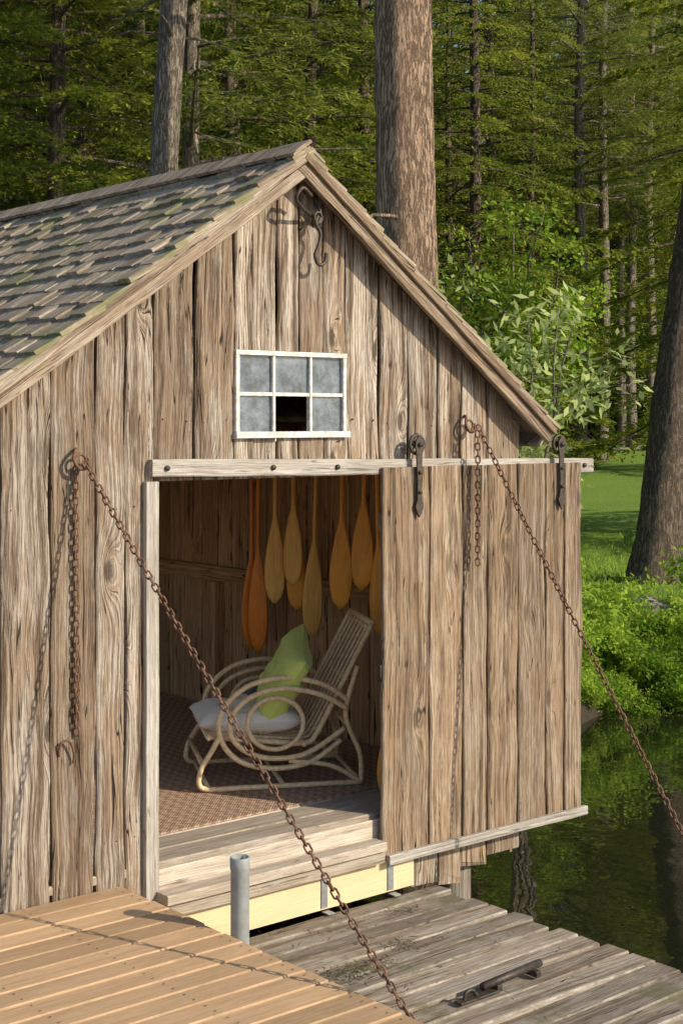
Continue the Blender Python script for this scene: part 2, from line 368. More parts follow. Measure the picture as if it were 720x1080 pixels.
# sliding door
door = empty('sliding_barn_door'); db=MB()
dc=[5.35,5.70,5.965,6.165,6.42,6.66,6.83,6.99]
for a,b in zip(dc[:-1],dc[1:]):
    zb=.555+(b-5.35)*.004+R.uniform(-.01,.01)
    board(db,(a+.005,-.085+R.uniform(-.005,.005),zb),X,Z,b-a-.010,2.70-zb,.026,seg=.06,wob=.007,warp=.004,ch=.006)
db.obj('door_boards',MAT['door'],door)
dt=MB()
boxh(dt,5.36,6.985,-.082,-.055,.60,.70,'x'); boxh(dt,5.36,6.985,-.082,-.055,2.35,2.45,'x')
board(dt,(5.37,-.112,.535),NY,X,.03,1.64,.05,seg=.15,wob=.006,mi=1)
dt.obj('door_battens',[MAT['door'],MAT['trim']],door)
hg=MB()
def hanger(cx,zt,zb):
    yb=-.125
    prof=[(zb,.002),(zb+.03,.016),(zb+.06,.030),(zb+.09,.018),(zb+.11,.014),(zb+.20,.014),(zb+.28,.018),(zt-.10,.020),(zt-.06,.030),(zt-.02,.026),(zt,.006)]
    vs=[];fs=[]
    for z_,h in prof:
        for yy_ in (yb,yb-.010): vs += [(cx-h,yy_,z_),(cx+h,yy_,z_)]
    for i in range(len(prof)-1):
        a=i*4;b=a+4
        fs += [(a+2,a+3,b+3,b+2),(a,b,b+1,a+1),(a,a+2,b+2,b),(a+1,b+1,b+3,a+3)]
    hg.add(vs,fs)
    c=V((cx,-.11,zt-.045)); ring=[c+V((math.cos(q)*.052,0,math.sin(q)*.052)) for q in [i*2*math.pi/20 for i in range(20)]]
    tube(hg,ring,.010,8,True)
    for q in range(5):
        a_=q*math.pi*2/5; tube(hg,[c,c+V((math.cos(a_)*.05,0,math.sin(a_)*.05))],.006,6)
    tube(hg,[c+V((0,.03,0)),c-V((0,.04,0))],.014,8)
    for zz in (zb+.14,zb+.25): tube(hg,[(cx,yb-.01,zz),(cx,yb-.02,zz)],.010,8)
hanger(5.60,2.87,2.42); hanger(6.78,2.86,2.42)
hg.obj('roller_hangers',MAT['iron'],door)
hb=MB(); tube(hb,catmull([(5.335,-.10,1.62),(5.325,-.115,1.62),(5.325,-.115,1.56),(5.335,-.10,1.56)],4),.006,6); boxh(hb,5.34,5.352,-.115,-.08,1.53,1.66,'z'); hb.obj('door_latch',MAT['iron'],door)

# ------------------------------------------------------------------ chains & hooks
def chain(name, A, B, sag=.0, pitch=.035, wire=.0046, hw=.0125, mat='rust'):
    A=V(A);B=V(B); mb=MB(); n=int((B-A).length/pitch)
    pts=[A.lerp(B,i/n)-V((0,0,sag*4*(i/n)*(1-i/n))) for i in range(n+1)]
    for i in range(n):
        c=(pts[i]+pts[i+1])/2; t=(pts[i+1]-pts[i]).normalized()
        up=V((0,1,0)) if abs(t.z)>.9 else V((0,0,1))
        s=t.cross(up).normalized(); u2=s.cross(t)
        ang=(math.pi/4 if i%2 else -math.pi/4)+R.uniform(-.25,.25)
        s2=s*math.cos(ang)+u2*math.sin(ang)
        hl=pitch*.5+wire*.9; loop=[]
        for k in range(14):
            q=2*math.pi*(k+.5)/14; cx=math.cos(q); sx=math.sin(q)
            loop.append(c+t*((hl-hw)*(1 if cx>0 else -1)+hw*cx)+s2*hw*sx)
        tube(mb,loop,wire,6,True)
    return mb.obj(name,MAT[mat])
chain('rusty_chain',(3.50,-.10,2.765),(3.83,-2.18,.50),.03)
chain('rusty_chain',(3.475,-.062,2.74),(3.485,-.058,1.49),0)
chain('rusty_chain',(6.05,-.14,2.93),(6.52,-1.72,.05),.03)
chain('rusty_chain',(6.03,-.16,2.90),(6.03,-.16,2.13),0)
def hook(name,c):
    mb=MB(); c=V(c)
    tube(mb,catmull([c+V((.02,.09,.02)),c+V((.01,.0,.03)),c+V((-.02,-.055,.03)),c+V((-.045,-.08,-.01)),c+V((-.02,-.085,-.055)),c+V((.03,-.075,-.05)),c+V((.045,-.06,-.01))],6),.009,8)
    ring=[c+V((math.cos(q)*.03,-.06,math.sin(q)*.03-.02)) for q in [i*2*math.pi/14 for i in range(14)]]
    tube(mb,ring,.007,6,True); return mb.obj(name,MAT['rust'])
hook('iron_hook',(3.49,-.02,2.79)); hook('iron_hook',(6.04,-.02,2.95))
g=MB()
tube(g,catmull([(4.93,-.02,3.98),(4.90,-.06,4.02),(4.84,-.10,4.04),(4.76,-.14,4.06),(4.70,-.17,4.10),(4.735,-.18,4.155),(4.80,-.17,4.12)],6),.010,8)
tube(g,catmull([(4.86,-.03,4.17),(4.90,-.08,4.12),(4.91,-.11,4.04),(4.885,-.12,3.99)],6),.009,8)
tube(g,catmull([(4.885,-.12,4.03),(4.87,-.12,3.99),(4.90,-.12,3.94),(4.89,-.12,3.88),(4.865,-.12,3.82),(4.89,-.12,3.775),(4.93,-.12,3.79),(4.94,-.12,3.84)],6),.010,8)
tube(g,[V((4.885+math.cos(q)*.025,-.12,4.02+math.sin(q)*.03)) for q in [i*2*math.pi/14 for i in range(14)]],.008,6,True)
g.obj('hoist_hook',MAT['iron'])
h2=MB(); tube(h2,catmull([(3.40,-.04,1.40),(3.40,-.06,1.46),(3.44,-.07,1.47),(3.47,-.06,1.40),(3.47,-.05,1.36)],5),.006,6); h2.obj('gate_hook',MAT['rust'])

# ------------------------------------------------------------------ deck & dock
deck=empty('cedar_deck'); dk=MB(); y=-.05
while y>-8.2:
    board(dk,(-4.0,y,.70+R.uniform(-.0015,.0015)),NY,X,.132,7.72+R.uniform(-.006,.007),.038,seg=.6,ch=.006,wob=.0008); y-=.1425
y=7.0
while y>.0:      # added unseen deck beside the house, bounces sun through the left opening
    board(dk,(-4.0,y,.70),NY,X,.133,6.50,.038,seg=0,ch=.005); y-=.1425
dk.obj('deck_boards',MAT['deck'],deck)
d2=MB(); boxh(d2,3.655,3.70,-8.2,-.06,.50,.697,'y'); boxh(d2,-4,3.65,-.11,-.07,.50,.697,'x')
for xx in (-3.5,-1,1.2,3.5):
    for yy in (-.5,-3.5,-6.8): tube(d2,[(xx,yy,-1.2),(xx,yy,.69)],.08,10)
for xx in (-3.5,-1,1.2):
    for yy in (2.5,6.5): tube(d2,[(xx,yy,-1.2),(xx,yy,.69)],.08,10)
d2.obj('deck_framing',MAT['new'],deck)
sc=MB(); y=-.05
while y>-5:
    for xx in (3.68,3.2,2.7,2.2):
        for dy in (-.035,-.10):
            sc.add([(xx+math.cos(q)*.0045,y+dy+math.sin(q)*.0045,.7415) for q in [i*math.pi/3 for i in range(6)]],[(0,1,2,3,4,5)])
    y-=.1425
sc.obj('deck_screws',MAT['iron'],deck,recalc=False)
dock=empty('weathered_dock'); dw=MB(); y=-.11
while y>-8.2:
    w=R.uniform(.125,.158)
    board(dw,(3.60+R.uniform(-.01,.01),y,.315+R.uniform(-.005,.005)),NY,V((1,R.uniform(-.005,.005),R.uniform(-.003,.003))),w,2.12+R.uniform(-.035,.04),.035,seg=.1,wob=.005,warp=.005,ch=.007); y-=w+R.uniform(.012,.030)
dw.obj('dock_boards',MAT['dock'],dock)
d3=MB()
for xx in (3.7,4.6,5.6): boxh(d3,xx,xx+.05,-8.2,-.12,.14,.306,'y')
for yy in (-1.4,-4.5):
    for xx in (4.2,5.3): tube(d3,[(xx,yy,-1.2),(xx,yy,.13)],.09,10)
d3.obj('dock_framing',MAT['dock'],dock)
nl=MB(); y=-.18
while y>-4:
    for xx in (3.76,4.63,5.63):
        nl.add([(xx+math.cos(q)*.005,y+math.sin(q)*.005-.0,.3575) for q in [i*math.pi/3 for i in range(6)]],[(0,1,2,3,4,5)])
    y-=.155
nl.obj('dock_nails',MAT['rust'],dock,recalc=False)
pp=MB(); zt=1.055; c=(3.80,-.91)
prof=[(.041,-1.0),(.041,zt-.055),(.044,zt-.05),(.044,zt-.003),(.041,zt),(.036,zt),(.036,zt-.06)]
n=24; vs=[];fs=[]
for r_,z_ in prof:
    for j in range(n): vs.append((c[0]+r_*math.cos(2*math.pi*j/n),c[1]+r_*math.sin(2*math.pi*j/n),z_))
for i in range(len(prof)-1):
    for j in range(n): fs.append((i*n+j,i*n+(j+1)%n,(i+1)*n+(j+1)%n,(i+1)*n+j))
fs.append(tuple((len(prof)-1)*n+j for j in range(n)))
pp.add(vs,fs,sm=True); pp.obj('grey_pipe_post',MAT['pvc'],recalc=False)
cb=MB(); tube(cb,[(4.78,-1.42,.395),(5.20,-1.385,.395)],.019,12)
boxh(cb,4.62,4.86,-1.45,-1.40,.357,.367,'x'); tube(cb,catmull([(4.66,-1.425,.36),(4.67,-1.425,.395),(4.71,-1.425,.40),(4.74,-1.425,.365)],5),.009,8)
for xx in (4.86,5.12): boxh(cb,xx,xx+.03,-1.44,-1.37,.357,.385,'x')
cb.obj('dock_mooring_bar',MAT['iron'])

# ------------------------------------------------------------------ interior: rug, chair, paddles
t=NT('woven_rug'); u,v=t.uv()
wv=t.m('SINE',t.m('MULTIPLY',u,330)); wv2=t.m('SINE',t.m('MULTIPLY',v,330))
wz=t.m('MULTIPLY',wv,wv2)
pt=t.m('SINE',t.m('MULTIPLY',t.m('ADD',u,t.m('MULTIPLY',t.m('PINGPONG',v,.04),1.0)),90))
nz=t.noise(t.vec(u,v),60,3,.6)
c=t.mix(t.step(t.m('ADD',t.m('MULTIPLY',pt,.16),t.m('MULTIPLY',nz,1.0)),.25,.75),(.28,.17,.115),(.54,.39,.27))
c=t.mix(t.m('MULTIPLY',t.step(wz,-.5,.5),.35),c,(.16,.095,.065))
rug_m=t.done(t.bsdf(c,.9,t.bump(t.m('ADD',wz,nz),.6,.004)))
rg=MB(); x0,x1,y0,y1=3.0,6.38,.36,4.2
rg.add([(x0,y0,.802),(x1,y0,.802),(x1,y1,.802),(x0,y1,.802),(x0,y0,.811),(x1,y0,.811),(x1,y1,.811),(x0,y1,.811)],
       [(4,5,6,7),(0,1,5,4),(1,2,6,5),(2,3,7,6),(3,0,4,7)],[(x0,y0),(x1,y0),(x1,y1),(x0,y1)]*2)
rg.obj('woven_rug',rug_m)

chair=empty('rattan_armchair',(5.43,1.0,.812))
F=V((-.882,.471,0)); S=V((-.471,-.882,0))
def cp(p,s,h): return F*p+S*s+V((0,0,h))
cm_=MB(); rc=.0145
for s in (-.35,.35):
    o1=[(-.40,.50),(-.25,.60),(-.02,.645),(.20,.60),(.345,.46),(.35,.30),(.24,.17),(.04,.12),(-.18,.15),(-.36,.27)]
    tube(cm_,catmull([cp(p,s,h) for p,h in o1],6),rc*1.1,8)
    o2=[(-.40,.45),(-.24,.54),(-.02,.585),(.17,.545),(.285,.44),(.29,.32),(.20,.225),(.04,.18),(-.16,.205),(-.38,.34)]
    tube(cm_,catmull([cp(p,s*1.0+(.012 if s>0 else -.012),h) for p,h in o2],6),rc*1.1,8)
    tube(cm_,[cp(.03+.165*math.cos(q),s,.38+.15*math.sin(q)) for q in [i*2*math.pi/28 for i in range(28)]],rc,8,True)
    tube(cm_,catmull([cp(p,s,h) for p,h in [(-.48,.016),(-.2,.016),(.2,.016),(.42,.016),(.475,.05),(.46,.14),(.40,.24),(.35,.33)]],6),rc*1.1,8)
    tube(cm_,catmull([cp(p,s,h) for p,h in [(-.48,.016),(-.475,.18),(-.40,.36),(-.395,.48),(-.46,.70)]],6),rc*1.1,8)
    tube(cm_,catmull([cp(p,s,h) for p,h in [(-.48,.016),(-.30,.12),(-.05,.16)]],6),rc,8)
    tube(cm_,catmull([cp(p,s*.86,h) for p,h in [(.42,.31),(.1,.27),(-.14,.25),(-.22,.30),(-.38,.60),(-.56,.94)]],6),rc*1.15,8)
for p,h in [(.455,.16),(.42,.016),(-.02,.016),(-.48,.016),(.42,.31),(-.14,.25),(-.40,.36)]:
    tube(cm_,[cp(p,-.35,h),cp(p,.35,h)],rc,8)
for p,h,rr in [(-.565,.94,1.3),(-.555,.905,.9),(-.40,.62,.9),(-.24,.32,1.0)]:
    tube(cm_,[cp(p,-.31,h),cp(p,.31,h)],rc*rr,8)
for i in range(6):
    s=-.215+.086*i
    tube(cm_,catmull([cp(p,s,h) for p,h in [(.41,.315),(.1,.278),(-.14,.262),(-.22,.31),(-.38,.61),(-.555,.93)]],5),.0105,8)
cm_.obj('rattan_frame',MAT['rattan'],chair)
def pillow(name, mat, w,d,t_, M, parent, pinch=.12):
    mb=MB(); n=26; vs=[];fs=[];uvs=[]
    for side in (1,-1):
        b=len(vs)
        for i in range(n+1):
            for j in range(n+1):
                a=2*i/n-1; c_=2*j/n-1
                hh=((1-abs(a)**2.6)*(1-abs(c_)**2.6))**.42 if abs(a)<1 and abs(c_)<1 else 0
                x_=a*w/2*(1-pinch*(1-c_*c_)*abs(a)**3); y_=c_*d/2*(1-pinch*(1-a*a)*abs(c_)**3)
                wr=.024*noise.noise(V((a*2,c_*2,side*2+w)))+.016*noise.noise(V((a*6,c_*6,w)))
                p=M@V((x_,y_,side*(t_/2*hh)+wr*hh*1.2)); vs.append(p); uvs.append((x_,y_))
        for i in range(n):
            for j in range(n):
                q=[b+i*(n+1)+j,b+(i+1)*(n+1)+j,b+(i+1)*(n+1)+j+1,b+i*(n+1)+j+1]
                fs.append(q if side>0 else q[::-1])
    mb.add(vs,fs,uvs,0,0,True); return mb.obj(name,mat,parent,recalc=False)
def fabric(name,c1,c2):
    t=NT(name); u,v=t.uv(); w=t.m('MULTIPLY',t.m('SINE',t.m('MULTIPLY',u,1400)),t.m('SINE',t.m('MULTIPLY',v,1400))); n=t.noise(t.vec(u,v),12,4)
    return t.done(t.bsdf(t.mix(n,c1,c2),.9,t.bump(t.m('ADD',t.m('MULTIPLY',w,.15),t.m('MULTIPLY',n,1.5)),.3,.01),Sheen_Weight=.2))
def frame(o,a,b):
    a=a.normalized(); n=a.cross(b).normalized(); b=n.cross(a)
    return Matrix(((a.x,b.x,n.x,o.x),(a.y,b.y,n.y,o.y),(a.z,b.z,n.z,o.z),(0,0,0,1)))
pillow('seat_cushion',fabric('white_fabric',(.86,.83,.79),(.80,.78,.75)),.62,.58,.17,frame(cp(.16,0,.375),F,-S),chair,.05)
bk=V(cp(-.56,0,.94)-cp(-.22,0,.30)).normalized()
pa=(bk*math.cos(.35)+S*math.sin(.35))
pillow('green_throw_pillow',fabric('green_fabric',(.70,.82,.22),(.58,.71,.16)),.54,.54,.20,frame(cp(-.09,.09,.60)+F*.03,pa,S),chair,.10)
pillow('dark_throw_pillow',fabric('navy_fabric',(.05,.06,.07),(.08,.09,.10)),.32,.3,.12,frame(cp(-.02,-.2,.46),F,-S),chair,.1)

def paddle(loc, bl, hw, tilt, face, mat, ln=1.5):
    mb=MB(); prof=[]
    n=14
    for i in range(n+1):
        k=i/n; h=hw*math.sin(math.pi*min(1,(k*1.0))**.62)**.75 if 0<k<1 else .006
        prof.append((k*bl, max(h,.014 if k>.5 else .01), .006+.008*k))
    prof[0]=(0,.012,.004)
    for z_ in (bl+.05,bl+.3,ln-.12): prof.append((z_,.0145,.0145))
    prof += [(ln-.09,.022,.016),(ln-.03,.034,.017),(ln,.02,.012)]
    vs=[];fs=[];uvs=[]; s=12
    for z_,a,b in prof:
        for j in range(s):
            q=2*math.pi*j/s; cx=math.cos(q); sx=math.sin(q)
            vs.append((a*cx,b*sx,z_)); uvs.append((a*cx,z_))
    for i in range(len(prof)-1):
        for j in range(s): fs.append((i*s+j,i*s+(j+1)%s,(i+1)*s+(j+1)%s,(i+1)*s+j))
    fs.append(tuple(range(s-1,-1,-1))); fs.append(tuple((len(prof)-1)*s+j for j in range(s)))
    mb.add(vs,fs,uvs,R.random(),0,True); o=mb.obj('canoe_paddle',mat)
    o.location=loc; o.rotation_euler=(tilt[0],tilt[1],face); return o
kw=dict(knots=0,contrast=.6,bump=.05,crack=0,bvar=.12)
P1=wood('honey_paddle_wood',(.98,.50,.09),(.86,.35,.045),(.94,.42,.06),(.3,.15,.05),rough=.25,**kw)
P2=wood('pale_paddle_wood',(.98,.62,.20),(.92,.49,.12),(.96,.55,.15),(.4,.25,.1),rough=.3,**kw)
P3=wood('amber_paddle_wood',(.94,.33,.045),(.76,.20,.025),(.86,.26,.03),(.3,.12,.04),rough=.2,**kw)
fc=math.radians(-70)
for (y_,z_,bl,hw,m_,fo,xo) in [(2.32,1.35,.68,.075,P3,.5,.02),(2.16,1.34,.74,.085,P3,.0,-.05),(2.03,1.69,.62,.082,P2,.1,0),(1.84,1.66,.5,.075,P1,.2,.05),(1.77,1.84,.56,.085,P2,-.1,-.05),(1.62,1.50,.68,.072,P2,.3,0),(1.32,1.72,.62,.085,P1,.1,0),(1.11,1.86,.60,.085,P1,.0,0),(.95,1.59,.6,.08,P1,-.1,.02)]:
    paddle((6.25+xo,y_,z_),bl,hw,(R.uniform(-.02,.02),R.uniform(-.03,.03)),fc+fo,m_,ln=1.5 if z_<1.6 else 1.28 if z_<1.75 else .98)
paddle((5.62,.16,.81),.6,.08,(0,.14,0),math.radians(-40),P1)

# ------------------------------------------------------------------ terrain, water
def sstep(a,b,x):
    k=np.clip((x-a)/(b-a),0,1); return k*k*(3-2*k)
def gz(x,y):
    x=np.asarray(x,float); y=np.asarray(y,float)
    D=x*sa+(y+6.1)*ca; L=x*ca-(y+6.1)*sa
    D0=15.2-4.8*sstep(3.0,.3,L)+.5*np.sin(L*.9+1)+.3*np.sin(L*2.3)+ np.where(L>8,(L-8)*.15,0)
    s=D-D0
    z=-1.0+1.45*sstep(-1.3,.9,s)+.15*sstep(1,8,s)
    z=z+np.clip(D-24,0,46)*.037
    z=z+np.clip(D-78,0,75)*.34
    z=z+ .08*np.sin(x*.35+1)*np.sin(y*.41)*sstep(3,12,s)
    return z
xs=np.concatenate([np.linspace(-420,-60,19)[:-1],np.linspace(-60,-4,29)[:-1],np.linspace(-4,30,137)[:-1],np.linspace(30,110,60)[:-1],np.linspace(110,480,30)])
ys=np.concatenate([np.linspace(-420,-40,16)[:-1],np.linspace(-40,0,25)[:-1],np.linspace(0,30,120)[:-1],np.linspace(30,110,60)[:-1],np.linspace(110,480,30)])
GX,GY=np.meshgrid(xs,ys,indexing='ij'); GZ=gz(GX,GY)
g=MB(); nx,ny=GX.shape
g.v=list(map(tuple,np.stack([GX,GY,GZ],-1).reshape(-1,3))); g.uv=[(0,0)]*len(g.v)
for i in range(nx-1):
    for j in range(ny-1): g.f.append([i*ny+j,(i+1)*ny+j,(i+1)*ny+j+1,i*ny+j+1])
g.r=[0]*len(g.f); g.mi=[0]*len(g.f); g.sm=[True]*len(g.f)
t=NT('grass_and_forest_floor'); o=t.obj()
pos=t.node('ShaderNodeNewGeometry'); sp=t.t.nodes.new('ShaderNodeSeparateXYZ'); t.t.links.new(pos,sp.inputs[0])
Dn=t.m('ADD',t.m('MULTIPLY',sp.outputs[0],sa),t.m('MULTIPLY',t.m('ADD',sp.outputs[1],6.1),ca))
n1=t.noise(o,.5,5,.6); n2=t.noise(o,9,5,.7); n3=t.noise(o,60,3,.7)
grass=t.mix(n1,(.15,.29,.025),(.27,.42,.045)); grass=t.mix(t.m('MULTIPLY',t.step(n3,.35,.7),.6),grass,(.08,.17,.018))
soil=t.mix(n2,(.03,.022,.013),(.075,.055,.033)); forest=t.mix(t.step(n1,.4,.6),(.05,.08,.02),(.12,.10,.04))
bankm=t.step(t.m('ADD',sp.outputs[2],t.m('MULTIPLY',t.m('SUBTRACT',n2,.5),.3)),.18,.36)
c=t.mix(bankm,soil,grass)
c=t.mix(t.step(t.m('ADD',Dn,t.m('MULTIPLY',n1,6)),63,68),c,forest)
g.obj('ground',t.done(t.bsdf(c,.95,t.bump(t.m('ADD',n2,n3),.8,.06))),recalc=False)
rb=MB()
for i in range(121):
    b=-60+i*1.2
    for a in (56.5,60.5):
        x_,y_=site(a+1.5*math.sin(b*.05),b); rb.v.append((x_,y_,float(gz(x_,y_))+.03)); rb.uv.append((0,0))
for i in range(120): rb.f.append([2*i,2*i+2,2*i+3,2*i+1]); rb.r.append(0); rb.mi.append(0); rb.sm.append(True)
rb.obj('gravel_road',simple('gravel',(.34,.32,.29),(.22,.21,.19),20,.95),recalc=False)
t=NT('dark_lake_water'); o=t.obj()
n1=t.noise(t.node('ShaderNodeMapping',Vector=o,Scale=(1.0,1.0,1),Rotation=(0,0,.7)),1.1,3,.5,dist=.5); n2=t.noise(o,5,2,.5)
h=t.m('ADD',n1,t.m('MULTIPLY',n2,.12))
wm=t.done(t.bsdf((.012,.014,.006),.01,t.bump(h,.20,.05),IOR=1.6,Specular_IOR_Level=1.0))
w=MB(); w.add([(-420,-420,0),(480,-420,0),(480,480,0),(-420,480,0)],[(0,1,2,3)]); w.obj('lake_water',wm,recalc=False)

# ------------------------------------------------------------------ vegetation
def fol_mat(name,dark,light,yellow,trans=.35,scale=.35):
    t=NT(name); r=t.rnd(); oi=t.node('ShaderNodeObjectInfo',5)
    pos=t.node('ShaderNodeNewGeometry')
    n=t.noise(pos,scale,1,.6)
    f=t.m('ADD',t.m('MULTIPLY',r,.6),t.m('MULTIPLY',n,.5))
    c=t.mix(t.step(f,.25,.8),dark,light); c=t.mix(t.m('MULTIPLY',t.step(t.m('ADD',f,t.m('MULTIPLY',oi,.35)),.62,1.0),.9),c,yellow)
    d=t.node('ShaderNodeBsdfDiffuse',Color=c); tl=t.node('ShaderNodeBsdfTranslucent',Color=t.mix(.5,c,yellow))
    s=t.node('ShaderNodeMixShader',Fac=trans); n_=s.node
    t.t.links.new(d,n_.inputs[1]); t.t.links.new(tl,n_.inputs[2])
    return t.done(s)
def bark_mat(name,c1,c2,c3,sc=1.0):
    t=NT(name); o=t.obj()
    wp=t.mix(.07,o,t.node('ShaderNodeTexNoise',1,None,Vector=o,Scale=4.0,Detail=3.0))
    m_=t.node('ShaderNodeMapping',Vector=wp,Scale=(18*sc,18*sc,3.2*sc))
    n=t.noise(m_,1.6,7,.75); m2=t.node('ShaderNodeMapping',Vector=wp,Scale=(13*sc,13*sc,1.3*sc)); n5=t.noise(m2,1.6,6,.7)
    ridg=t.m('ABSOLUTE',t.m('SUBTRACT',n5,.5)); fis=t.step(ridg,.0,.06,1,0)
    n0=t.noise(o,.8,3)
    c=t.mix(t.step(n,.32,.66),c2,c1); c=t.mix(t.m('MULTIPLY',t.step(n0,.4,.7),.5),c,c2)
    c=t.mix(t.m('MULTIPLY',fis,.65),c,c3)
    h=t.m('SUBTRACT',n,t.m('MULTIPLY',fis,.9))
    return t.done(t.bsdf(c,.95,t.bump(h,1.0,.05)))
HEM=fol_mat('hemlock_needles',(.045,.085,.020),(.14,.21,.04),(.40,.43,.06),.42)
PIN=fol_mat('pine_needles',(.06,.10,.03),(.17,.24,.06),(.40,.43,.09),.42)
LEAF=fol_mat('broad_leaves',(.10,.20,.022),(.25,.43,.05),(.44,.58,.08),.5,.8)
RHO=fol_mat('rhododendron_leaves',(.14,.21,.06),(.30,.40,.13),(.52,.60,.25),.4,1.5)
BARK1=bark_mat('pine_bark',(.60,.43,.30),(.38,.255,.175),(.12,.075,.05))
BARK2=bark_mat('grey_bark',(.46,.39,.32),(.27,.22,.175),(.09,.068,.05),1.4)
BARK3=bark_mat('dark_bark',(.28,.21,.155),(.16,.12,.09),(.05,.038,.03),1.2)

def tubeA(pts,rad,sides,rough=0.0,seed=0):
    pts=np.array(pts,float); n=len(pts); T=np.gradient(pts,axis=0); T/=np.linalg.norm(T,axis=1)[:,None]+1e-9
    ref=np.array([0,0,1.]) if abs(T[0,2])<.8 else np.array([1.,0,0])
    A=np.cross(T,ref); A/=np.linalg.norm(A,axis=1)[:,None]+1e-9; B=np.cross(T,A)
    q=np.arange(sides)*2*np.pi/sides
    rr=np.array(rad)[:,None]*np.ones((1,sides))
    if rough: rr=rr*(1+rough*np.random.RandomState(seed).normal(0,1,(n,sides)))
    P=pts[:,None,:]+rr[:,:,None]*(np.cos(q)[None,:,None]*A[:,None,:]+np.sin(q)[None,:,None]*B[:,None,:])
    i=np.arange(n-1)[:,None]; j=np.arange(sides)[None,:]
    f=np.stack([i*sides+j+0*i,i*sides+(j+1)%sides,(i+1)*sides+(j+1)%sides,(i+1)*sides+j],-1).reshape(-1,4)
    return P.reshape(-1,3),f
class QM:
    def __init__(s): s.V=[];s.F=[];s.R=[];s.M=[];s.S=[];s.n=0
    def add(s,v,f,r,m,sm):
        s.V.append(v); s.F.append(f+s.n); s.n+=len(v); k=len(f)
        s.R.append(np.broadcast_to(r,(k,)).astype(np.float32)); s.M.append(np.full(k,m,np.int32)); s.S.append(np.full(k,sm,bool))
    def leaves(s,P,D,N,L,W,r,m=1):
        D=D/(np.linalg.norm(D,axis=1)[:,None]+1e-9); Sd=np.cross(D,N); Sd/=np.linalg.norm(Sd,axis=1)[:,None]+1e-9
        L=np.broadcast_to(L,(len(P),))[:,None]; W=np.broadcast_to(W,(len(P),))[:,None]
        v=np.stack([P,P+D*L*.45+Sd*W/2,P+D*L,P+D*L*.45-Sd*W/2],1).reshape(-1,3)
        f=np.arange(len(P)*4).reshape(-1,4); s.add(v,f,r,m,False)
    def mesh(s,name,mats):
        v=np.concatenate(s.V).astype(np.float32); f=np.concatenate(s.F).astype(np.int32)
        me=bpy.data.meshes.new(name); me.vertices.add(len(v)); me.vertices.foreach_set('co',v.ravel())
        me.loops.add(f.size); me.loops.foreach_set('vertex_index',f.ravel())
        me.polygons.add(len(f)); me.polygons.foreach_set('loop_start',np.arange(len(f),dtype=np.int32)*4)
        me.update(calc_edges=True)
        me.polygons.foreach_set('material_index',np.concatenate(s.M)); me.polygons.foreach_set('use_smooth',np.concatenate(s.S))
        at=me.attributes.new('rnd','FLOAT','FACE'); at.data.foreach_set('value',np.concatenate(s.R))
        for m in mats: me.materials.append(m)
        me.update(); return me

